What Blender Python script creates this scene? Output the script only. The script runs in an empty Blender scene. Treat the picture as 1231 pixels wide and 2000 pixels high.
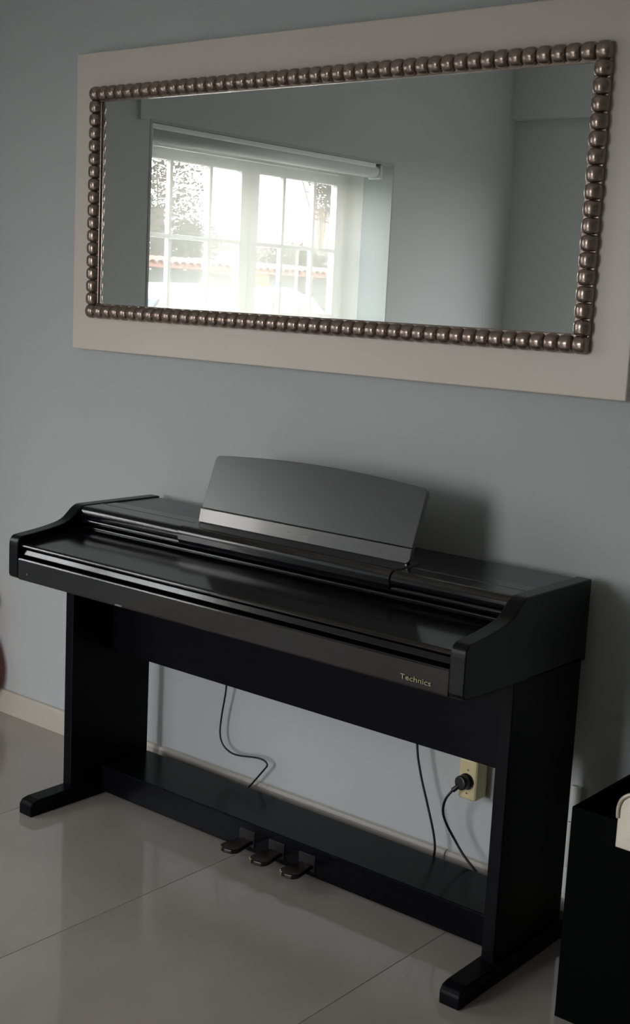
import bpy, bmesh, math, random
from mathutils import Vector, Matrix
random.seed(7)
sc = bpy.context.scene
R = math.radians

# ------------------------------------------------------------------ camera
cam_d = bpy.data.cameras.new('camera'); cam = bpy.data.objects.new('camera', cam_d)
sc.collection.objects.link(cam); sc.camera = cam
FPX, YAW, PIT, ROL = 2532.8, R(38.9019), R(-9.5028), R(2.8295)
F = Vector((-math.sin(YAW)*math.cos(PIT), math.cos(YAW)*math.cos(PIT), math.sin(PIT)))
RT = Vector((math.cos(YAW), math.sin(YAW), 0)); UP = RT.cross(F)
R2 = RT*math.cos(ROL) + UP*math.sin(ROL); U2 = UP*math.cos(ROL) - RT*math.sin(ROL)
M = Matrix((R2, U2, -F)).transposed().to_4x4(); M.translation = Vector((2.6755, -2.6117, 1.4246))
cam.matrix_world = M
cam_d.sensor_fit = 'HORIZONTAL'; cam_d.sensor_width = 36; cam_d.lens = FPX/1231*36
cam_d.clip_start = 0.05; cam_d.clip_end = 300

# ------------------------------------------------------------------ world (bright hazy overcast sky)
XL = -1.35
w = bpy.data.worlds.new('sky'); sc.world = w; w.use_nodes = True
nt = w.node_tree; nt.nodes.clear()
tc = nt.nodes.new('ShaderNodeTexCoord'); sp = nt.nodes.new('ShaderNodeSeparateXYZ')
mr = nt.nodes.new('ShaderNodeMapRange'); mr.inputs[1].default_value = -0.1; mr.inputs[2].default_value = 0.8
cr = nt.nodes.new('ShaderNodeValToRGB')
cr.color_ramp.elements[0].color = (1.0, .965, .91, 1); cr.color_ramp.elements[1].color = (.84, .91, 1.0, 1)
bg = nt.nodes.new('ShaderNodeBackground'); bg.inputs[1].default_value = 4.2
wo = nt.nodes.new('ShaderNodeOutputWorld')
nt.links.new(tc.outputs['Generated'], sp.inputs[0]); nt.links.new(sp.outputs[2], mr.inputs[0])
nt.links.new(mr.outputs[0], cr.inputs[0]); nt.links.new(cr.outputs[0], bg.inputs[0]); nt.links.new(bg.outputs[0], wo.inputs[0])
# daylight sampling portal in the window opening (gives off no light of its own)
pl = bpy.data.lights.new('window_portal', 'AREA'); pl.shape = 'RECTANGLE'; pl.size = 1.75; pl.size_y = 1.4
pl.cycles.is_portal = True
po = bpy.data.objects.new('window_portal', pl); sc.collection.objects.link(po)
po.location = (XL-.36, -2.08, 1.45); po.rotation_euler = (R(90), 0, R(-90))

pl2 = bpy.data.lights.new('added_door_portal', 'AREA'); pl2.shape = 'RECTANGLE'; pl2.size = 1.3; pl2.size_y = 2.2; pl2.cycles.is_portal = True  # sampling portal for the added door out of view
po2 = bpy.data.objects.new('added_door_portal', pl2); sc.collection.objects.link(po2)
po2.location = (.05, -4.24, 1.1); po2.rotation_euler = (R(90), 0, 0)

sc.view_settings.view_transform = 'Standard'; sc.view_settings.look = 'None'
sc.view_settings.gamma = 1; sc.view_settings.use_curve_mapping = False
sc.view_settings.exposure = 1.75
cy = sc.cycles
cy.max_bounces = 14; cy.diffuse_bounces = 8; cy.glossy_bounces = 6; cy.transparent_max_bounces = 16; cy.transmission_bounces = 8
cy.use_denoising = True; cy.sample_clamp_indirect = 6; cy.caustics_reflective = False; cy.caustics_refractive = False

# ------------------------------------------------------------------ helpers
def srgb(r, g, b):
    f = lambda c: (c/255/12.92 if c/255 <= .04045 else ((c/255+.055)/1.055)**2.4)
    return (f(r), f(g), f(b), 1)

def mat(name, col, rough=.5, metal=0, spec=.5, noise=None, bump=0, bscale=60, col2=None, nscale=8, stretch=(1, 1, 1), rvar=0, coat=0):
    m = bpy.data.materials.new(name); m.use_nodes = True; n = m.node_tree; b = n.nodes['Principled BSDF']
    b.inputs['Base Color'].default_value = col; b.inputs['Roughness'].default_value = rough
    b.inputs['Metallic'].default_value = metal; b.inputs['Specular IOR Level'].default_value = spec
    if coat: b.inputs['Coat Weight'].default_value = coat; b.inputs['Coat Roughness'].default_value = .1
    if col2 or bump or rvar:
        t = n.nodes.new('ShaderNodeTexCoord'); mp = n.nodes.new('ShaderNodeMapping'); mp.inputs['Scale'].default_value = stretch
        n.links.new(t.outputs['Object'], mp.inputs[0])
    if col2 or rvar:
        nz = n.nodes.new('ShaderNodeTexNoise'); nz.inputs['Scale'].default_value = nscale; nz.inputs['Detail'].default_value = 6
        n.links.new(mp.outputs[0], nz.inputs['Vector'])
    if col2:
        r = n.nodes.new('ShaderNodeValToRGB'); r.color_ramp.elements[0].position = .35; r.color_ramp.elements[1].position = .65
        r.color_ramp.elements[0].color = col; r.color_ramp.elements[1].color = col2
        n.links.new(nz.outputs[0], r.inputs[0]); n.links.new(r.outputs[0], b.inputs['Base Color'])
    if rvar:
        q = n.nodes.new('ShaderNodeMapRange'); q.inputs[3].default_value = max(0, rough-rvar); q.inputs[4].default_value = rough+rvar
        n.links.new(nz.outputs[0], q.inputs[0]); n.links.new(q.outputs[0], b.inputs['Roughness'])
    if bump:
        nb = n.nodes.new('ShaderNodeTexNoise'); nb.inputs['Scale'].default_value = bscale; nb.inputs['Detail'].default_value = 4
        bp = n.nodes.new('ShaderNodeBump'); bp.inputs['Strength'].default_value = bump; bp.inputs['Distance'].default_value = .002
        n.links.new(mp.outputs[0], nb.inputs['Vector']); n.links.new(nb.outputs[0], bp.inputs['Height']); n.links.new(bp.outputs[0], b.inputs['Normal'])
    return m

WALL = mat('wall_paint', srgb(184, 188, 189), .85, spec=.2, bump=.12, bscale=220)
CEIL = mat('ceiling_paint', srgb(235, 235, 230), .9, bump=.1, bscale=150)
BASE = mat('baseboard_paint', srgb(196, 190, 180), .4, bump=.05)
TRIM = mat('window_white_paint', srgb(225, 226, 222), .4)
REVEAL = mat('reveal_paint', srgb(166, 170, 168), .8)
BOARD = mat('board_white_lacquer', srgb(214, 206, 196), .35, spec=.4, bump=.05, bscale=30)
BEAD = mat('pewter_bead_finish', srgb(140, 124, 116), .24, metal=.75, col2=srgb(162, 145, 135), nscale=30, bump=.15, bscale=90)
MIRR = mat('mirror_silver', (.92, .95, .92, 1), .0, metal=1)
TILE = mat('polished_porcelain', srgb(163, 155, 147), .08, spec=.75, col2=srgb(177, 169, 161), nscale=2.2, rvar=.02, bump=.02, bscale=8)
GROUT = mat('grout', srgb(140, 132, 124), .8)
BLK = mat('dark_rosewood_lacquer', srgb(13, 12, 15), .13, spec=.85, col2=srgb(16, 13, 17), nscale=10, stretch=(1, 14, 14), rvar=.02)
BLKM = mat('dark_rosewood_satin', srgb(10, 10, 14), .36, spec=.08, col2=srgb(14, 13, 17), nscale=10, stretch=(1, 14, 14), bump=.03, bscale=60)
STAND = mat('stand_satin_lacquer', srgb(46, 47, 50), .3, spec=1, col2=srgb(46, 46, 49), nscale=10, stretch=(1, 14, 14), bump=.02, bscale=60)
BLKS = mat('side_panel_lacquer', srgb(9, 10, 13), .3, spec=.25, col2=srgb(13, 13, 17), nscale=10, stretch=(1, 14, 14))
BLKT = mat('top_board_lacquer', srgb(13, 12, 15), .24, spec=.6, col2=srgb(16, 13, 17), nscale=10, stretch=(1, 14, 14))
BLKP = mat('pedal_board_lacquer', srgb(9, 10, 13), .2, spec=.1, col2=srgb(13, 13, 17), nscale=10, stretch=(1, 14, 14))
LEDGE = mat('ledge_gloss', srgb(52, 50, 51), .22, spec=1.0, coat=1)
PLAST = mat('black_plastic', srgb(12, 12, 13), .35)
GOLD = mat('pale_gilt_lettering', srgb(165, 155, 120), .4, metal=.3)
BRASS = mat('dark_brass', srgb(44, 34, 32), .3, metal=.6)
BRASS_GLINT = mat('brass_glint', srgb(220, 205, 170), .18, metal=1)  # glint colour for the pedal corners
CREAM = mat('cream_plastic', srgb(214, 200, 158), .4)
WHITEP = mat('white_plastic', srgb(205, 206, 204), .4)
CABLE = mat('black_rubber', srgb(14, 15, 20), .45)
BOXM = mat('black_box_laminate', srgb(5, 6, 7), .5, spec=.03, rvar=.05)
RED = mat('red_guitar_lacquer', srgb(205, 28, 20), .2, coat=.5)
MAPLE = mat('guitar_neck_wood', srgb(170, 120, 70), .4)
STEEL = mat('brushed_steel', srgb(170, 170, 168), .25, metal=1)
CLIP = mat('cream_enamel', srgb(200, 192, 176), .28, metal=.25)
ALU = mat('grey_blind_tube', srgb(205, 208, 204), .5)

C = sc.collection
def link(name, me, m=None, parent=None, bevel=0, seg=2, smooth=False):
    o = bpy.data.objects.new(name, me); C.objects.link(o)
    if m and not me.materials: me.materials.append(m)
    if parent: o.parent = parent
    if bevel:
        b = o.modifiers.new('bevel', 'BEVEL'); b.width = bevel; b.segments = seg; b.limit_method = 'ANGLE'; b.angle_limit = R(35)
    if smooth:
        for p in me.polygons: p.use_smooth = True
    return o

def bmdone(bm, name='mesh'):
    bmesh.ops.recalc_face_normals(bm, faces=bm.faces)
    me = bpy.data.meshes.new(name); bm.to_mesh(me); bm.free(); return me

def addbox(bm, x0, x1, y0, y1, z0, z1):
    v = [bm.verts.new((x, y, z)) for x in (x0, x1) for y in (y0, y1) for z in (z0, z1)]
    for f in ((0, 1, 3, 2), (4, 6, 7, 5), (0, 4, 5, 1), (2, 3, 7, 6), (0, 2, 6, 4), (1, 5, 7, 3)):
        bm.faces.new([v[i] for i in f])

def box(name, m, b, parent=None, bevel=0, seg=2):
    bm = bmesh.new()
    for q in (b if isinstance(b[0], (tuple, list)) else [b]): addbox(bm, *q)
    return link(name, bmdone(bm, name), m, parent, bevel, seg)

def prism(name, m, prof, a0, a1, parent=None, axis='x', bevel=0, seg=2, smooth=False):
    """closed profile extruded along an axis; profile is (y,z) for x, (x,z) for y, (x,y) for z"""
    bm = bmesh.new()
    def P(a, p):
        return {'x': (a, p[0], p[1]), 'y': (p[0], a, p[1]), 'z': (p[0], p[1], a)}[axis]
    A = [bm.verts.new(P(a0, p)) for p in prof]; B = [bm.verts.new(P(a1, p)) for p in prof]
    n = len(prof)
    for i in range(n): bm.faces.new((A[i], A[(i+1) % n], B[(i+1) % n], B[i]))
    bm.faces.new(A); bm.faces.new(B)
    o = link(name, bmdone(bm, name), m, parent, bevel, seg)
    if smooth:
        for p in o.data.polygons:
            es = sorted((o.data.vertices[p.vertices[i]].co-o.data.vertices[p.vertices[i-1]].co).length for i in range(len(p.vertices)))
            p.use_smooth = len(p.vertices) == 4 and es[0] < (.008 if smooth is True else smooth)
        me = o.data; flat = {tuple(sorted(k)) for p in me.polygons if not p.use_smooth for k in p.edge_keys}
        for e in me.edges: e.use_edge_sharp = tuple(sorted(e.vertices)) in flat
    return o

def tube(name, m, pts, r, parent=None, n=10, sub=8, cap=True):
    """smooth tube through points (Catmull-Rom)"""
    P = [Vector(p) for p in pts]; Q = []
    for i in range(len(P)-1):
        p0 = P[max(i-1, 0)]; p1 = P[i]; p2 = P[i+1]; p3 = P[min(i+2, len(P)-1)]
        for k in range(sub):
            t = k/sub
            Q.append(.5*((2*p1)+(-p0+p2)*t+(2*p0-5*p1+4*p2-p3)*t*t+(-p0+3*p1-3*p2+p3)*t**3))
    Q.append(P[-1])
    bm = bmesh.new(); rings = []; up = Vector((.3, 1, .2)).normalized()
    for i, q in enumerate(Q):
        d = (Q[min(i+1, len(Q)-1)]-Q[max(i-1, 0)]).normalized()
        a = d.cross(up); a.normalize(); b = d.cross(a)
        rings.append([bm.verts.new(q+r*(math.cos(2*math.pi*k/n)*a+math.sin(2*math.pi*k/n)*b)) for k in range(n)])
    for i in range(len(rings)-1):
        for k in range(n): bm.faces.new((rings[i][k], rings[i][(k+1) % n], rings[i+1][(k+1) % n], rings[i+1][k]))
    if cap: bm.faces.new(rings[0]); bm.faces.new(rings[-1])
    return link(name, bmdone(bm, name), m, parent, smooth=True)

def cyl(name, m, p0, p1, r, parent=None, n=24, bevel=0):
    bm = bmesh.new(); p0 = Vector(p0); p1 = Vector(p1); d = (p1-p0).normalized()
    a = d.orthogonal().normalized(); b = d.cross(a)
    A = [bm.verts.new(p0+r*(math.cos(2*math.pi*k/n)*a+math.sin(2*math.pi*k/n)*b)) for k in range(n)]
    B = [bm.verts.new(p1+r*(math.cos(2*math.pi*k/n)*a+math.sin(2*math.pi*k/n)*b)) for k in range(n)]
    for k in range(n): bm.faces.new((A[k], A[(k+1) % n], B[(k+1) % n], B[k])).smooth = True
    bm.faces.new(A); bm.faces.new(B)
    return link(name, bmdone(bm, name), m, parent, bevel)

def thing(name, label, cat, loc=(0, 0, 0), group=None):
    o = bpy.data.objects.new(name, None); C.objects.link(o); o.location = loc
    o['label'] = label; o['category'] = cat
    if group: o['group'] = group
    return o
def tag(o, label, cat, group=None):
    o['label'] = label; o['category'] = cat
    if group: o['group'] = group
    return o
def struct(o): o['kind'] = 'structure'; return o
def empty_at(name, loc=(0, 0, 0), parent=None):
    o = bpy.data.objects.new(name, None); C.objects.link(o); o.location = loc
    if parent: o.parent = parent
    return o

# ------------------------------------------------------------------ room shell
XR, YF, ZC = 4.6, -4.1, 2.75
OY0, OY1, OZ0, OZ1 = -1.25, -2.95, .80, 2.10      # window opening in the left wall
WT = .36
wb = struct(box('wall_back', WALL, (XL-WT, XR+.1, 0, .12, -.1, ZC)))
wb['label'] = 'grey-blue painted wall behind the piano'
struct(box('wall_left', WALL, [(XL-WT, XL, OY0, 0, -.1, ZC), (XL-WT, XL, YF, OY1, -.1, ZC),
                               (XL-WT, XL, OY1, OY0, -.1, OZ0), (XL-WT, XL, OY1, OY0, OZ1, ZC)]))
DX0, DX1, DZ = -.6, .7, 2.2                      # opening for the added, unseen glazed door that lights the room
struct(box('wall_front', WALL, [(XL-WT, DX0, YF-.12, YF, -.1, ZC), (DX1, XR+.1, YF-.12, YF, -.1, ZC), (DX0, DX1, YF-.12, YF, DZ, ZC)]))
struct(box('wall_right', WALL, (XR, XR+.12, YF, 0, -.1, ZC)))
struct(box('ceiling', CEIL, (XL-WT, XR+.12, YF-.12, .12, ZC, ZC+.1)))
struct(box('trim_1', WALL, (XL+.0, XR, YF, YF+.06, 2.46, ZC)))                       # soffit on the far wall, seen in the mirror
struct(box('trim_2', WALL, (XL, XL+.012, -1.215, -1.185, 2.09, 2.30)))               # narrow strip high on the left wall
# opening reveal lining
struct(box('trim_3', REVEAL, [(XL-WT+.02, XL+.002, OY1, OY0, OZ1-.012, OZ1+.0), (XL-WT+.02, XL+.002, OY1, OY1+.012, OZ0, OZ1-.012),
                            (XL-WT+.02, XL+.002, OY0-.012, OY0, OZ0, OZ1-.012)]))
struct(box('trim_4', TRIM, (XL-WT+.02, XL+.03, OY1, OY0, OZ0-.0, OZ0+.03), bevel=.004))   # window sill
# floor: slab with single tiles
fl = struct(box('floor', GROUT, (XL, XR, YF, 0, -.1, -.0006)))
TW, TD, G = .6205, 1.24, .0014
bm = bmesh.new(); addbox(bm, -(TW-G)/2, (TW-G)/2, -(TD-G)/2, (TD-G)/2, -.012, 0)
tme = bmdone(bm, 'tile'); tme.materials.append(TILE)
x = .583 - TW*4
cols = []
while x < XR: cols.append(x); x += TW
for cx0 in cols:
    for j in range(4):
        x0, x1 = max(cx0, XL), min(cx0+TW, XR); y1, y0 = -TD*j, max(-TD*(j+1), YF)
        if x1-x0 < .02 or y1-y0 < .02: continue
        if x1-x0 > TW-.001 and y1-y0 > TD-.001:
            o = link('tile', tme, None, fl, .0008, 1); o.location = ((x0+x1)/2, (y0+y1)/2, 0)
        else:
            box('tile', TILE, (x0+G/2, x1-G/2, y0+G/2, y1-G/2, -.012, 0), fl, .0008, 1)
# baseboards
def bb_prof(t): return [(-.001, 0), (-t, 0), (-t, .068), (-t+.004, .076), (-.001, .078)]
for i, (a, b, t) in enumerate(((XL+.0, .452, .013), (.454, 1.046, .015), (1.048, XR, .014))):
    if i == 0: bbk = struct(prism('baseboard_back', BASE, bb_prof(t), a, b))
    else: prism('length', BASE, bb_prof(t), a, b, bbk)
struct(prism('baseboard_left', BASE, [(XL+.001, 0), (XL+.013, 0), (XL+.013, .068), (XL+.009, .076), (XL+.001, .078)], YF, -.02, axis='y'))
bf = [(YF+.001, 0), (YF+.013, 0), (YF+.013, .068), (YF+.009, .076), (YF+.001, .078)]
bbf = struct(prism('baseboard_front', BASE, bf, XL+.02, DX0)); prism('length', BASE, bf, DX1, XR-.02, bbf)
struct(prism('baseboard_right', BASE, [(XR-.001, 0), (XR-.013, 0), (XR-.013, .068), (XR-.009, .076), (XR-.001, .078)], YF+.02, -.02, axis='y'))

# ------------------------------------------------------------------ window
GL = bpy.data.materials.new('window_glass'); GL.use_nodes = True; n = GL.node_tree; n.nodes.clear()
tr = n.nodes.new('ShaderNodeBsdfTransparent'); tr.inputs[0].default_value = (.95, .95, .955, 1)
gs = n.nodes.new('ShaderNodeBsdfGlossy'); gs.inputs['Roughness'].default_value = .02
mx = n.nodes.new('ShaderNodeMixShader'); mx.inputs[0].default_value = .05; ou = n.nodes.new('ShaderNodeOutputMaterial')
n.links.new(tr.outputs[0], mx.inputs[1]); n.links.new(gs.outputs[0], mx.inputs[2]); n.links.new(mx.outputs[0], ou.inputs[0])
SH = bpy.data.materials.new('sheer_screen_fabric'); SH.use_nodes = True; n = SH.node_tree; n.nodes.clear()
tr = n.nodes.new('ShaderNodeBsdfTransparent'); tl = n.nodes.new('ShaderNodeBsdfTranslucent'); tl.inputs[0].default_value = srgb(205, 202, 194)
df = n.nodes.new('ShaderNodeBsdfDiffuse'); df.inputs[0].default_value = srgb(205, 202, 194)
m1 = n.nodes.new('ShaderNodeMixShader'); m1.inputs[0].default_value = .5; m2 = n.nodes.new('ShaderNodeMixShader'); m2.inputs[0].default_value = .5
ou = n.nodes.new('ShaderNodeOutputMaterial')
n.links.new(tl.outputs[0], m1.inputs[1]); n.links.new(df.outputs[0], m1.inputs[2])
n.links.new(tr.outputs[0], m2.inputs[1]); n.links.new(m1.outputs[0], m2.inputs[2]); n.links.new(m2.outputs[0], ou.inputs[0])

WX = -1.64    # inner face of the sashes
win = struct(empty_at('window_1', (0, 0, 0)))
WY0, WY1 = OY0-.012, OY1+.012
box('window_frame', TRIM, [(WX-.05, WX-.0, WY1, WY0, OZ0+.03, OZ0+.07), (WX-.05, WX, WY1, WY0, 2.04, OZ1-.012),
                           (WX-.05, WX, WY0-.045, WY0, OZ0+.07, 2.04), (WX-.05, WX, WY1, WY1+.03, OZ0+.07, 2.04)], win, .004)
ys_leaf = [(-1.30, -2.178), (-2.180, -2.905)]
for li, (a, b) in enumerate(ys_leaf):
    st_in = .062
    leaf = box('sash', TRIM, [(WX-.03, WX+.012, a-st_in, a, OZ0+.075, 2.035), (WX-.03, WX+.012, b, b+st_in, OZ0+.075, 2.035),
                              (WX-.03, WX+.012, b+st_in, a-st_in, 1.985, 2.035), (WX-.03, WX+.012, b+st_in, a-st_in, OZ0+.075, OZ0+.135)], win, .003)
    bars = [-1.658, -1.914] if li == 0 else [-2.434, -2.672]
    bars.sort(reverse=True)
    edges = [a-st_in]+[q for yb in bars for q in (yb+.009, yb-.009)]+[b+st_in]
    for yb in bars: box('glazing_bar', TRIM, (WX-.02, WX+.006, yb-.0095, yb+.0095, OZ0+.135, 1.985), leaf, .002)
    for zb in (.983, 1.318, 1.653): box('glazing_bar', TRIM, (WX-.021, WX+.007, b+st_in, a-st_in, zb-.0095, zb+.0095), leaf, .002)
    zs = [OZ0+.135, .974, .992, 1.309, 1.327, 1.644, 1.662, 1.985]
    for i in range(0, len(edges), 2):
        for j in range(0, 8, 2):
            y1, y0 = edges[i], edges[i+1]
            box('pane', GL, (WX-.0085, WX-.0075, y0, y1, zs[j], zs[j+1]), leaf)
hd = box('handle', STEEL, [(WX+.012, WX+.02, -2.195, -2.165, 1.08, 1.14), (WX+.02, WX+.05, -2.188, -2.172, 1.105, 1.12), (WX+.04, WX+.052, -2.188, -2.172, 1.0, 1.12)], win, .003)

# glazed door added out of view behind the camera to brighten the room
dr = struct(empty_at('added_door_1'))
box('added_door_frame', TRIM, [(DX0, DX0+.05, YF-.1, YF-.03, 0, DZ), (DX1-.05, DX1, YF-.1, YF-.03, 0, DZ), (DX0+.05, DX1-.05, YF-.1, YF-.03, DZ-.05, DZ), (DX0+.05, DX1-.05, YF-.1, YF-.03, 0, .03)], dr, .003)
for a, b, yy in ((DX0+.05, DX1-.05, YF-.065),):
    lf = box('added_door_leaf', TRIM, [(a, a+.06, yy, yy+.028, .03, DZ-.05), (b-.06, b, yy, yy+.028, .03, DZ-.05), (a+.06, b-.06, yy, yy+.028, .03, .11), (a+.06, b-.06, yy, yy+.028, DZ-.12, DZ-.05)], dr, .003)
    box('pane', GL, (a+.06, b-.06, yy+.012, yy+.013, .11, DZ-.12), lf)

# roller blind
bl = thing('roller_blind', 'sheer white roller blind pulled down inside the window recess', 'blind', (XL-.05, OY0, OZ1-.012))
def loc(o, par):   # built in world coordinates: shift into the parent's frame
    o.location = Vector(o.location)-par.location; return o
loc(box('lit_top_strip', TRIM, (XL-.03, XL-.004, -2.80, -1.266, 2.066, 2.087), bl, .002), bl)  # white strip added to imitate the lit top of the recess
loc(cyl('tube', ALU, (XL-.05, -1.28, 2.052), (XL-.05, -2.85, 2.052), .034, bl, 28), bl)
bm = bmesh.new()
for i in range(40):
    y0 = -1.29-(1.52)*i/40; y1 = -1.29-1.52*(i+1)/40
    xw = lambda y: XL-.083+.0015*math.sin(y*9)
    for (za, zb) in ((.86, 1.4), (1.4, 2.052)):
        vs = [bm.verts.new(p) for p in ((xw(y0), y0, za), (xw(y1), y1, za), (xw(y1), y1, zb), (xw(y0), y0, zb))]; bm.faces.new(vs)
bmesh.ops.remove_doubles(bm, verts=bm.verts, dist=1e-5)
loc(link('fabric', bmdone(bm), SH, bl, smooth=True), bl)
loc(box('hem_bar', TRIM, (XL-.09, XL-.076, -2.81, -1.29, .845, .86), bl, .003), bl)
for ya, yb in ((-1.262, -1.279), (-2.851, -2.868)):
    loc(box('bracket', ALU, (XL-.09, XL-.01, yb, ya, 2.015, 2.088), bl, .006), bl)

# ------------------------------------------------------------------ outdoors seen in the mirror
GRD = mat('asphalt', srgb(110, 108, 106), .9, col2=srgb(98, 96, 94), nscale=3)
REND = mat('grey_fence_boards', srgb(66, 70, 66), .8)
ORNG = mat('ochre_render', srgb(176, 104, 30), .8)
TERR = mat('terracotta', srgb(120, 66, 52), .7, col2=srgb(134, 80, 64), nscale=20)
LEAF = mat('leaf_green', srgb(72, 72, 60), .6, col2=srgb(94, 92, 76), nscale=3)
LEAF2 = mat('dry_leaf', srgb(104, 92, 82), .6, col2=srgb(104, 96, 78), nscale=3)
BARK = mat('bark', srgb(98, 86, 74), .9)
CARW = mat('white_car_paint', srgb(232, 234, 236), .2, coat=.6)
CARG = mat('car_glass', srgb(34, 40, 48), .05)
TYRE = mat('tyre', srgb(28, 28, 28), .8)
HOUS = mat('house_render', srgb(140, 132, 122), .8)
g = struct(box('ground', GRD, (-60, 40, -60, 40, -.2, -.1))); g['label'] = 'grey street outside'
sw = thing('street_wall', 'low street wall of grey slats with terracotta tile coping and ochre pillars', 'wall', (-10, -9, -.1))
loc(box('plinth', HOUS, (-10.15, -9.9, -32, 2, -.1, .3), sw), sw)
slat_me = None
bm = bmesh.new(); addbox(bm, -.02, .02, -1.6, 1.6, 0, .2); slat_me = bmdone(bm, 'slat'); slat_me.materials.append(REND)
for k in range(8):
    for j in range(6):
        o = link('slat', slat_me, None, sw); o.location = Vector((-10.0, -3.0-3.45*k, .32+.225*j))-sw.location
for k in range(9):
    yc = -1.27-3.45*k+.09
    loc(box('pillar', ORNG, (-10.14, -9.86, yc-.14, yc+.14, -.1, 1.68), sw, .01), sw)
loc(box('coping_bed', TERR, (-10.2, -9.8, -32, 2, 1.68, 1.74), sw), sw)
bm = bmesh.new()
for k in range(8):
    a0, a1 = math.pi*k/8, math.pi*(k+1)/8
    v = [bm.verts.new(q) for q in ((-.24, .065*math.cos(a0), .06*math.sin(a0)), (.24, .065*math.cos(a0), .06*math.sin(a0)-.0), (.24, .065*math.cos(a1), .06*math.sin(a1)), (-.24, .065*math.cos(a1), .06*math.sin(a1)))]
    bm.faces.new(v)
bmesh.ops.remove_doubles(bm, verts=bm.verts, dist=1e-5)
cme = bmdone(bm, 'coping_tile'); cme.materials.append(TERR)
for k in range(146):
    o = link('coping_tile', cme, None, sw); o.location = Vector((-10, -2.0-.14*k, 1.75+random.uniform(-.006, .006)))-sw.location; o.rotation_euler = (0, random.choice((R(9), R(-9)))*0+R(9), 0)

def car(name, label, x, y, ang, sc_=1):
    t = thing(name, label, 'car', (x, y, -.1), None); t.rotation_euler = (0, 0, ang)
    body = [(-2.1, .3), (-2.08, .75), (-1.95, .92), (-1.1, 1.02), (1.5, 1.05), (2.0, 1.0), (2.1, .7), (2.08, .3)]
    prism('body', CARW, body, -.86, .86, t, 'y', .08, 3)
    cab = [(-1.25, 1.0), (-.55, 1.5), (-.2, 1.58), (1.0, 1.56), (1.45, 1.42), (1.85, 1.02)]
    prism('cabin', CARW, cab, -.72, .72, t, 'y', .07, 3)
    sg = [(-1.0, 1.06), (-.48, 1.42), (.1, 1.46), (.1, 1.06)]
    sg2 = [(.2, 1.06), (.2, 1.46), (.95, 1.45), (1.5, 1.1)]
    for s in (-1, 1):
        for p in (sg, sg2): prism('side_window', CARG, p, s*.715, s*.735, t, 'y')
        prism('wing_mirror', CARW, [(-.95, 1.04), (-.85, 1.2), (-.72, 1.2), (-.7, 1.04)], s*.86, s*1.03, t, 'y', .03, 2)
        for xx in (-1.3, 1.35):
            wl = cyl('wheel', TYRE, (xx, s*.7, .31), (xx, s*.9, .31), .31, t, 28, .02)
            cyl('hub', STEEL, (xx, s*.89, .31), (xx, s*.91, .31), .19, wl, 20)
    prism('windscreen', CARG, [(-1.24, 1.04), (-1.2, 1.04), (-.56, 1.49), (-.6, 1.50)], -.62, .62, t, 'y')
    prism('rear_window', CARG, [(1.47, 1.42), (1.5, 1.42), (1.86, 1.06), (1.83, 1.04)], -.6, .6, t, 'y')
    for s in (-1, 1):
        box('headlamp', CARG, (-2.12, -1.98, s*.6-.17, s*.6+.17, .68, .82), t, .03)
        box('tail_lamp', TERR, (2.02, 2.12, s*.65-.1, s*.65+.1, .7, .9), t, .03)
    return t
car('parked_car', 'white hatchback parked broadside nearest the window', -6.4, -7.1, R(90))
car('parked_car', 'white hatchback parked farther back, left of the nearer car in the mirror', -7.9, -2.9, R(96))

def leafball(centers, n, size, seed):
    rnd = random.Random(seed); bm = bmesh.new()
    for i in range(n):
        c, rr, sq = rnd.choice(centers)
        d = Vector((rnd.gauss(0, 1), rnd.gauss(0, 1), rnd.gauss(0, 1))); d.normalize(); d *= rr*rnd.random()**.45; d.z *= sq
        p = Vector(c)+d; a = Vector((rnd.gauss(0, 1), rnd.gauss(0, 1), rnd.gauss(0, 1))).normalized(); b = a.orthogonal().normalized()
        s = size*rnd.uniform(.6, 1.3)
        bm.faces.new([bm.verts.new(p+q) for q in (-a*s, b*s*.45, a*s, -b*s*.45)])
    me = bpy.data.meshes.new('foliage'); bm.to_mesh(me); bm.free(); return me
def tree(name, label, x, y, h, cents, n, size, m, seed):
    t = thing(name, label, 'tree' if 'hedge' not in name else 'hedge', (x, y, -.1))
    tk = tube('trunk', BARK, [(0, 0, 0), (.05, .03, h*.35), (-.03, .06, h*.7)], .05 if h > 4.2 or h < 2.5 else .12, t, 10, 5)
    for k in range(5):
        c = cents[k % len(cents)][0]
        tube('branch', BARK, [(0, .02, h*.3+.1*k), (c[0]*.4, c[1]*.4, (h*.4+c[2])/2), tuple(c)], .014, tk, 6, 4)
    f = link('foliage', leafball(cents, n, size, seed), m, t); f['kind'] = 'stuff'
tree('leafy_tree', 'tall leafy tree behind the street wall, left in the mirrored window', -13, -12.5, 4,
     [((0, .1, 3.4), .9, 1.2), ((0, 0, 2.4), .8, 1.2), ((.1, -.6, 2.3), .55, .7), ((0, .6, 4.3), .8, 1), ((0, .2, 1.7), .7, 1)], 15000, .042, LEAF, 1)
tree('leafy_tree', 'small brownish tree beside the tall leafy one', -16.2, -16.6, 2.6,
     [((0, .2, 2.25), .5, .6), ((0, -.3, 1.9), .45, .6), ((0, .6, 2.0), .5, .7)], 6000, .036, LEAF2, 2)
tree('drooping_tree', 'dark drooping tree hanging over the right panes of the mirrored window', -15.6, -19.9, 4.8,
     [((0, 1.0, 4.3), .3, 1.3), ((0, .5, 4.4), .6, .8), ((0, -.1, 3.8), .5, 1.5), ((0, -.6, 3.9), .7, 1.4), ((0, -.2, 5.2), .9, .6)], 11000, .045, LEAF, 3)
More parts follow.
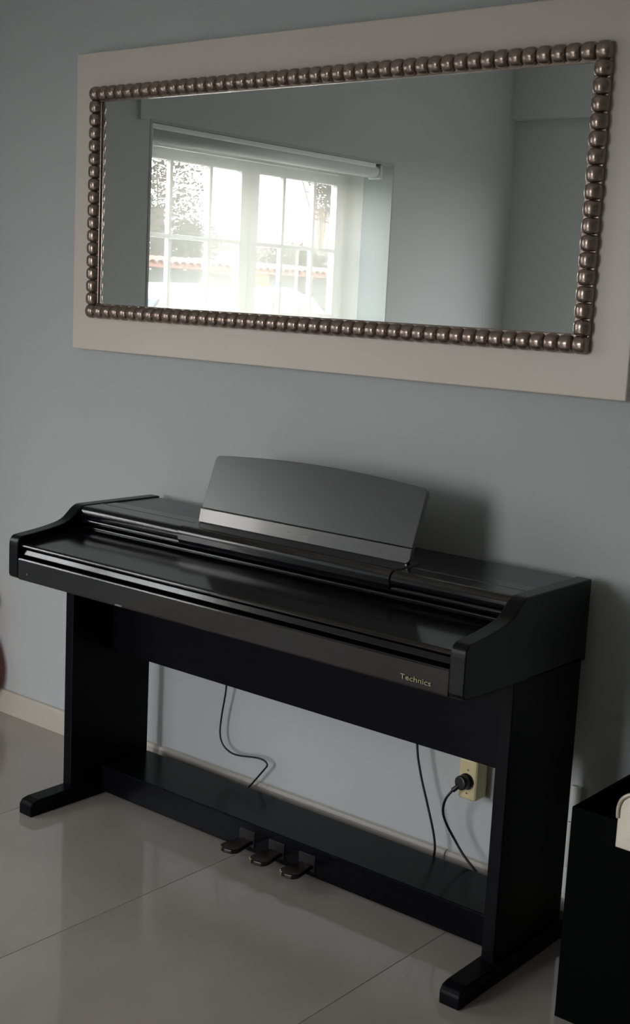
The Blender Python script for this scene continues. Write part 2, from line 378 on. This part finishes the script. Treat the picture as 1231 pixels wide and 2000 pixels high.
tree('round_bush', 'round dark bush above the street wall below the drooping tree', -12.9, -15.6, 1.9,
     [((0, .5, 1.9), .5, .7), ((0, -.1, 2.1), .55, .65), ((0, -.7, 1.95), .5, .7)], 7000, .036, LEAF, 4)
tree('garden_hedge', 'long low hedge running behind the street wall', -11.2, -13, 1.9,
     [((0, 6-.7*k, 1.45+.1*math.sin(k)), .5, .6) for k in range(22)], 22000, .045, LEAF2, 5)
hs = thing('far_house', 'small far house with a terracotta roof beyond the hedge', 'house', (-24, -31, -.1))
box('house_wall', HOUS, (-3, 3, -3, 3, 0, 2.9), hs)
prism('roof', TERR, [(-3.4, 2.85), (0, 4.3), (3.4, 2.85)], -3.4, 3.4, hs)
for yy in (-1.5, 1.2): box('window', CARG, (2.98, 3.03, yy-.4, yy+.4, 1.0, 2.1), hs)

# ------------------------------------------------------------------ wall mirror with white surround and beaded moulding
BX0, BX1, BZ0, BZ1, BT = -.3775, 1.4335, 1.231, 2.0776, .030
MX0, MX1, MZ0, MZ1 = -.299, 1.3424, 1.3249, 1.9806
mi = thing('wall_mirror', 'long mirror with pewter beaded edge on a wide white surround above the piano', 'mirror', ((BX0+BX1)/2, 0, BZ0))
bw = .041
def rectframe(bm, x0, x1, z0, z1, i, y0, y1):
    addbox(bm, x0, x1, y0, y1, z0, z0+i[1]); addbox(bm, x0, x1, y0, y1, z1-i[3], z1)
    addbox(bm, x0, x0+i[0], y0, y1, z0+i[1], z1-i[3]); addbox(bm, x1-i[2], x1, y0, y1, z0+i[1], z1-i[3])
loc(box('surround', BOARD, (BX0, BX1, -BT, -.004, BZ0, BZ1), mi, .003, 3), mi); mi.children[0]['label'] = 'wide flat white lacquered surround'
loc(box('glass', MIRR, (MX0+.012, MX1-.012, -BT-.004, -BT-.0005, MZ0+.012, MZ1-.012), mi), mi)
bm = bmesh.new(); rectframe(bm, MX0+.003, MX1-.003, MZ0+.003, MZ1-.003, (bw-.001,)*4, -BT-.010, -BT-.001)
loc(link('moulding', bmdone(bm), BEAD, mi, .002, 2), mi)
# bead: flattened ball, slightly squared along the run
bm = bmesh.new(); bmesh.ops.create_uvsphere(bm, u_segments=20, v_segments=14, radius=1, matrix=Matrix.Rotation(R(90), 4, 'Y'))
for v in bm.verts:
    u_ = v.co.x; r_ = math.hypot(v.co.y, v.co.z); q_ = (r_**.62/r_) if r_ > 1e-5 else 1
    v.co = Vector((.0180*math.copysign(abs(u_)**.62, u_), v.co.y*q_*.0180, v.co.z*q_*.0207))
bme = bmdone(bm, 'bead'); bme.materials.append(BEAD)
for p in bme.polygons: p.use_smooth = True
bcount = 0
def bead(x, z, rot=0):
    global bcount
    o = link('bead', bme, None, mi); o.location = Vector((x, -BT-.0115, z))-mi.location; o.rotation_euler = (0, rot, 0); bcount += 1
NH, NV = 46, 18
for i in range(NH):
    xx = MX0+bw/2+(MX1-MX0-bw)*i/(NH-1)
    bead(xx, MZ0+bw/2); bead(xx, MZ1-bw/2)
for j in range(1, NV-1):
    zz = MZ0+bw/2+(MZ1-MZ0-bw)*j/(NV-1)
    bead(MX0+bw/2, zz, R(90)); bead(MX1-bw/2, zz, R(90))

# ------------------------------------------------------------------ digital piano
pn = thing('digital_piano', 'dark rosewood digital piano with closed key lid and music stand, standing against the wall', 'piano', (0, 0, 0))
W_ = 1.40; CT = .036
cheek = [(-.049, .653), (-.049, .838), (-.322, .838), (-.332, .836), (-.345, .829), (-.358, .818), (-.370, .808), (-.382, .801), (-.400, .795),
         (-.430, .789), (-.480, .782), (-.528, .777), (-.540, .773), (-.547, .764), (-.549, .750), (-.549, .676), (-.546, .668), (-.538, .664)]
def refine(pts, i0, i1, sub=4):
    out = []
    for i in range(len(pts)):
        out.append(pts[i])
        if i0 <= i < i1:
            p0, p1, p2, p3 = [Vector(pts[k]) for k in (max(i-1, i0), i, i+1, min(i+2, i1))]
            for k in range(1, sub):
                t = k/sub; out.append(tuple(.5*((2*p1)+(-p0+p2)*t+(2*p0-5*p1+4*p2-p3)*t*t+(-p0+3*p1-3*p2+p3)*t**3)))
    return out
cheek = refine(cheek, 2, 14)
for a, b in ((0, CT), (W_-CT, W_)):
    prism('side_panel', BLKS, cheek, a, b, pn, bevel=.003, seg=3, smooth=.014)
def rounded(y0, y1, z0, z1, r, n=6):
    """bar profile with rounded front edge (front = y0 more negative)"""
    p = [(y1, z0), (y1, z1)]
    for k in range(n+1): a = math.pi/2*k/n; p.append((y0+r-r*math.sin(a), z1-r+r*math.cos(a)))
    for k in range(n+1): a = math.pi/2*k/n; p.append((y0+r-r*math.cos(a), z0+r-r*math.sin(a)))
    return p
IX0, IX1 = CT+.0008, W_-CT-.0008
box('top_board', BLKT, (IX0, IX1, -.2612, -.056, .814, .8345), pn, .001)
fr_ = [(-.22, .806), (-.22, .8355), (-.262, .8355), (-.264, .8368), (-.268, .8368), (-.270, .8360), (-.321, .8360)]
for k in range(1, 11): a = math.pi/2*k/10; fr_.append((-.324-.018*math.sin(a), .818+.018*math.cos(a)))
fr_ += [(-.342, .812), (-.339, .807), (-.334, .805)]
prism('front_roll', BLK, fr_, IX0, IX1, pn, smooth=True)
prism('rear_strip', BLK, rounded(-.338, -.20, .790, .803, .006), IX0, IX1, pn, smooth=True)
prism('lid_slot_strip', BLK, rounded(-.333, -.20, .775, .7835, .004), IX0, IX1, pn, smooth=True)
box('back_panel', BLKM, (IX0, IX1, -.066, -.050, .655, .813), pn)
box('inner_panel', PLAST, (IX0, IX1, -.215, -.20, .68, .812), pn)
lid = [(-.30, .7745), (-.30, .7795), (-.325, .7785), (-.533, .757), (-.5385, .7545), (-.540, .751), (-.5385, .7475), (-.533, .746), (-.525, .7465)]
prism('key_lid', BLK, lid, IX0, IX1, pn, smooth=False, bevel=.0008, seg=2)
prism('lid_lip', BLK, [(-.49, .7430), (-.529, .7430), (-.5325, .7420), (-.5372, .7305), (-.5370, .7285), (-.49, .7265)], IX0+.012, IX1, pn, bevel=.001)
kr = prism('key_rail', BLK, [(-.33, .664), (-.33, .70), (-.515, .7225), (-.5415, .7225), (-.5455, .7205), (-.547, .717), (-.547, .668), (-.544, .664)], IX0, IX1, pn, bevel=.0008, seg=2)
box('bottom_board', BLKM, (IX0, IX1, -.33, -.068, .655, .672), pn)
# lettering and small fittings of the key rail
def text(name, s, m, size, w_, x, y, z, parent, extr=.0009):
    cu = bpy.data.curves.new(name, 'FONT'); cu.body = s; cu.size = size; cu.extrude = extr; cu.resolution_u = 3
    cu.align_x = 'LEFT'; cu.align_y = 'BOTTOM_BASELINE'
    o = bpy.data.objects.new(name, cu); C.objects.link(o); cu.materials.append(m)
    bpy.context.view_layer.update()
    sx = w_/max(o.dimensions.x, 1e-4)
    dg = bpy.context.evaluated_depsgraph_get(); me = bpy.data.meshes.new_from_object(o.evaluated_get(dg))
    bpy.data.objects.remove(o)
    for v in me.vertices: v.co = Vector((v.co.x*sx, -v.co.z, v.co.y))
    oo = bpy.data.objects.new(name, me); C.objects.link(oo); oo.location = (x, y, z); oo.parent = parent
    return oo
tx = text('lettering', 'Technics', GOLD, .0155, .074, 1.2495, -.5482, .6785, kr); tx['label'] = 'pale gold lettering'
cyl('indicator_lamp', STEEL, (.075, -.5465, .684), (.075, -.549, .684), .0028, kr, 12)
box('rail_plate', STEEL, (.408, .432, -.549, -.546, .6665, .6695), kr)  # small steel plate at the lower edge of the rail
cyl('lid_pin', STEEL, (1.358, -.535, .760), (1.363, -.535, .760), .003, pn, 12)
# central music stand base with its big rounded front
sbp = [(-.22, .812), (-.22, .8395), (-.262, .8415), (-.268, .839), (-.274, .8395), (-.322, .8395)]
for k in range(1, 11): a = math.pi/2*k/10; sbp.append((-.326-.020*math.sin(a), .8195+.020*math.cos(a)))
sbp += [(-.345, .806), (-.340, .796), (-.331, .789), (-.31, .787), (-.31, .812)]
sb = prism('stand_base', BLK, sbp, .408, 1.064, pn, smooth=True, bevel=.0015)
# music stand: leaning panel with arched top
def stand():
    root = empty_at('music_stand', (0, 0, 0), pn)
    x0, x1 = .400, 1.058; A = Vector((0, -.268, .8405)); B = Vector((0, -.2075, 1.006)); d = (B-A); L = d.length; d.normalize()
    nrm = Vector((1, 0, 0)).cross(d); nrm.normalize()      # points to front or back
    if nrm.y > 0: nrm = -nrm
    def panel(name, t0, outline, th, m, off=0):
        bm = bmesh.new(); P = lambda x, t, o_: Vector((x, 0, 0))+A+d*t+nrm*o_
        a = [bm.verts.new(P(x, t, off)) for x, t in outline]; b = [bm.verts.new(P(x, t, off-th)) for x, t in outline]
        n = len(outline)
        for i in range(n): bm.faces.new((a[i], a[(i+1) % n], b[(i+1) % n], b[i]))
        bm.faces.new(a); bm.faces.new(b)
        return link(name, bmdone(bm), m, root, .0012, 2)
    H0 = .0385
    top = [(x0+.003, H0), (x1, H0)]
    r = .012
    arch = []
    for k in range(25):
        s = k/24; x = x1+(x0+.003-x1)*s; t = L+.016*math.sin(math.pi*s)**.9
        arch.append((x, t))
    # round the two upper corners
    arch = [(x1, L-r), (x1-.002, L-.004), (x1-.008, L+.0005)]+arch[1:-1]+[(x0+.011, L+.0005), (x0+.005, L-.004), (x0+.003, L-r)]
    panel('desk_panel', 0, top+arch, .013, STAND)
    led = [(x0, 0), (x1-.012, 0), (x1-.003, .004), (x1, .012), (x1, H0-.0025), (x0, H0-.0025)]
    d_keep, n_keep = d, nrm      # the ledge strip stands more upright than the desk above it
    A2 = A+Vector((0, .0045, 0)); top_pt = A+d*(H0-.0025)+nrm*.0015; d = (top_pt-A2); k_ = d.length/(H0-.0025); d.normalize(); d = d*k_
    A0 = A.copy(); A.y = A2.y
    nrm = Vector((1, 0, 0)).cross(d).normalized(); nrm = -nrm if nrm.y > 0 else nrm
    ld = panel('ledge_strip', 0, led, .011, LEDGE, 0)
    A.y = A2.y
    return root, A, d, nrm, ld
ms, SA, SD, SN, led = stand()
def onled(name, x0, x1, t0, t1):
    bm = bmesh.new()
    q = [Vector((x, 0, 0))+SA+SD*t+SN*.0006 for x, t in ((x0, t0), (x1, t0), (x1, t1), (x0, t1))]
    q2 = [p-SN*.0006 for p in q]
    a = [bm.verts.new(p) for p in q]; b = [bm.verts.new(p) for p in q2]
    for i in range(4): bm.faces.new((a[i], a[(i+1) % 4], b[(i+1) % 4], b[i]))
    bm.faces.new(a); bm.faces.new(b)
    link(name, bmdone(bm), STEEL2, ms)
STEEL2 = mat('worn_print', srgb(92, 90, 90), .25, spec=1)
onled('marking', .695, .730, .0175, .0195); onled('marking', .740, .762, .0165, .0185)
for xx in (.52, .94):
    box('support', PLAST, (xx-.012, xx+.012, -.245, -.19, .8395, .846), ms, .002)
# stand legs, feet, panels
for i, (a, b) in enumerate(((0.0, .031), (1.369, W_))):
    box('leg', BLKM, (a, b, -.355, -.066, .038, .6645 if i == 0 else .6645), pn, .002)
    f0, f1 = (-.010, .040) if i == 0 else (1.360, 1.410)
    prof = [(-.4985, 0.0), (-.4985, .028), (-.490, .040), (-.470, .044), (-.355, .045), (-.03, .045), (-.022, .036), (-.022, 0)]
    prism('foot', BLKM, prof, f0, f1, pn, bevel=.004, seg=3)
box('modesty_panel', BLKM, (.031, 1.369, -.213, -.197, .4115, .655), pn, .002)
pb = box('pedal_board', BLKP, (.0405, 1.3595, -.250, -.072, .010, .0855), pn, .003, 3)
for k, xc in enumerate((.600, .700, .800)):
    pr = [(xc-.017, -.246), (xc-.021, -.27), (xc-.027, -.30), (xc-.028, -.318), (xc-.020, -.331), (xc, -.336), (xc+.020, -.331), (xc+.028, -.318), (xc+.027, -.30), (xc+.021, -.27), (xc+.017, -.246)]
    p = prism('pedal', BRASS, pr, .030, .042, pn, 'z', .003, 3)
    box('pedal_slot', PLAST, (xc-.026, xc+.026, -.2525, -.2475, .024, .066), pb, .001)
    prism('pedal_glint', BRASS_GLINT, [(x_, y_-.0006) for x_, y_ in ((xc-.027, -.322), (xc-.019, -.332), (xc-.010, -.335), (xc-.010, -.326))], .0305, .0415, p, 'z')  # bright wedge that paints a glint on the pedal's left front corner
for xx in (.05, 1.35):
    cyl('glide', PLAST, (xx, -.16, 0), (xx, -.16, .012), .012, pn, 16)
for xx in (.6, .8): cyl('glide', PLAST, (xx, -.20, 0), (xx, -.20, .012), .012, pn, 16)

# ------------------------------------------------------------------ sockets and cables
wp = thing('wall_socket', 'white wall socket plate behind the cream adaptor, under the piano', 'socket', (1.128, 0, .286))
box('plate', WHITEP, (-.041, .041, -.010, -.0, -.041, .041), wp, .003)
cyl('socket_face', WHITEP, (0, -.0101, 0), (0, -.014, 0), .024, wp, 28, .001)
ad = thing('plug_adaptor', 'cream multi-plug adaptor in the wall socket under the piano', 'adaptor', (1.128, -.015, .302))
box('body', CREAM, (-.025, .027, -.052, 0, -.052, .052), ad, .008, 3)
bm = bmesh.new(); bmesh.ops.create_circle(bm, segments=28, radius=.020)
cyl('socket_hole', PLAST, (0, -.0515, -.005), (0, -.0535, -.005), .020, ad, 28)
bm.free()
for zz in (.024, -.034): cyl('screw', STEEL, (.002, -.0515, zz), (.002, -.0532, zz), .0026, ad, 10)
pg = thing('power_plug', 'black power plug in the cream adaptor with its cable falling to the floor', 'plug', (1.127, -.069, .297))
cyl('plug_body', CABLE, (0, 0, 0), (-.004, -.022, 0), .0175, pg, 20, .004)
cyl('strain_relief', CABLE, (-.004, -.015, -.004), (-.020, -.026, -.022), .006, pg, 12, .002)
tube('cable', CABLE, [Vector(p)-pg.location for p in ((1.107, -.095, .275), (1.092, -.098, .25), (1.082, -.09, .215), (1.084, -.075, .18), (1.103, -.062, .14), (1.132, -.06, .106), (1.17, -.058, .075), (1.205, -.055, .04), (1.24, -.05, .006))], .0032, pg, 8)
tag(tube('hanging_cable', CABLE, [(.31, -.045, .66), (.312, -.04, .45), (.309, -.035, .334), (.292, -.03, .25), (.287, -.03, .194), (.298, -.03, .163), (.325, -.03, .147), (.36, -.03, .145), (.425, -.03, .156), (.455, -.03, .156), (.468, -.03, .146), (.455, -.03, .127), (.42, -.03, .083), (.398, -.035, .05), (.39, -.04, .004)], .0026, None, 8),
    'thin black cable kinked against the wall, left half of the opening under the piano', 'cable')
tag(tube('hanging_cable', CABLE, [(.962, -.046, .66), (.963, -.046, .45), (.969, -.05, .341), (.984, -.05, .273), (1.01, -.05, .2), (1.031, -.05, .14), (1.040, -.05, .10), (1.039, -.05, .066), (1.036, -.05, .004)], .0030, None, 8),
    'thin black cable hanging in a gentle curve just left of the plugged-in adaptor', 'cable')
ct = thing('wall_strip', 'white vertical strip on the wall between the piano leg and the black box', 'cable duct', (1.386, 0, .02))  # narrow white lengths stacked up the wall in the gap
for za, zb, tt in ((.0, .018, .010), (.058, .125, .016), (.1265, .235, .018), (.2365, .322, .012)):
    box('strip_length', WHITEP, (-.013, .013, -tt if za > .02 else -.028, -.0005 if za > .05 else -.0155, za, zb), ct, .002)

# ------------------------------------------------------------------ black open box at right
bx = thing('storage_box', 'tall open black box standing at the right of the piano', 'box', (1.76, -.20, 0))
t_ = .006; a0, a1, c0, c1, h = -.20, .20, -.172, .155, .450
box('bottom', BOXM, (a0, a1, c0, c1, 0, .01), bx)
box('front_panel', BOXM, (a0, a1, c0, c0+t_, .01, h), bx, .001)
box('rear_panel', BOXM, (a0, a1, c1-t_, c1, .01, h), bx, .001)
for s, e in ((a0, a0+t_), (a1-t_, a1)): box('end_panel', BOXM, (s, e, c0+t_, c1-t_, .01, h), bx, .001)
# cream rounded piece hooked over the rim
cl = thing('rim_clip', 'cream round-topped metal clip hooked over the front rim of the black box', 'clip', (1.695, -.374, .40))
def archp(w, hh, n=14):
    p = [(-w, 0), (w, 0)]
    for k in range(n+1): a = math.pi*k/n; p.append((w*math.cos(a), hh-w+w*math.sin(a)*1.15))
    return p
prism('plate', CLIP, archp(.034, .112), -.006, 0.0, cl, 'y', .002, 3)
ri = [(-.034, .0)]
tube('rolled_edge', CLIP, [(-.033, -.006, .06), (-.033, -.007, .082), (-.024, -.008, .103), (0, -.009, .1165), (.024, -.008, .103), (.033, -.007, .082), (.033, -.006, .06)], .0042, cl, 10, 6)
box('hook', CLIP, [(-.03, .03, .0082, .0112, .02, .06), (-.03, .03, -.001, .0112, .0505, .056)], cl)
prism('embossed_mark', CLIP, [(-.012, .022), (.012, .022), (.014, .026), (-.002, .027), (.012, .036), (-.012, .037), (-.012, .034), (.002, .033)], -.0075, -.005, cl, 'y', .0005)

# ------------------------------------------------------------------ red electric guitar leaning at the left edge
gt = thing('electric_guitar', 'red electric guitar leaning on the wall left of the piano, only its edge in view', 'guitar', (-.856, -.105, 0))
gt.rotation_euler = (R(-4.3), R(-1.5), 0)
def spline(pts, sub=8):
    Q = []; n = len(pts)
    for i in range(n):
        p0, p1, p2, p3 = [Vector(pts[(i+k) % n]) for k in (-1, 0, 1, 2)]
        for k in range(sub):
            t = k/sub; Q.append(tuple(.5*((2*p1)+(-p0+p2)*t+(2*p0-5*p1+4*p2-p3)*t*t+(-p0+3*p1-3*p2+p3)*t**3)))
    return Q
out = spline([(0, .003), (.085, .022), (.145, .09), (.158, .165), (.135, .235), (.105, .285), (.112, .34), (.128, .39), (.085, .43), (.035, .395), (0, .385), (-.04, .40), (-.10, .45), (-.14, .405), (-.125, .34), (-.115, .285), (-.145, .225), (-.160, .16), (-.140, .08), (-.08, .02)], 5)
prism('body', RED, out, -.022, .022, gt, 'y', .006, 3)
prism('pickguard', WHITEP, spline([(-.06, .14), (.05, .12), (.09, .18), (.07, .26), (.06, .33), (-.03, .35), (-.08, .34), (-.07, .24)], 4), -.0245, -.0222, gt, 'y')
box('neck', MAPLE, (-.026, .026, -.034, -.012, .36, .86), gt, .004)
prism('headstock', MAPLE, [(-.022, .86), (.022, .86), (.038, .90), (.032, 1.02), (.0, 1.05), (-.032, 1.02), (-.036, .90)], -.030, -.016, gt, 'y', .003)
box('bridge', STEEL, (-.04, .04, -.036, -.0245, .115, .135), gt, .002)
for zz in (.19, .25, .31): box('pickup', PLAST, (-.038, .038, -.033, -.0245, zz-.009, zz+.009), gt, .003)
for k in range(6): cyl('string', STEEL, (-.02+.008*k, -.038, .125), (-.018+.0072*k, -.0365, .90), .0006, gt, 5)
for k in range(3):
    for s in (-1, 1): cyl('tuning_peg', STEEL, (s*.034, -.024, .915+.038*k), (s*.058, -.024, .915+.038*k), .006, gt, 10)
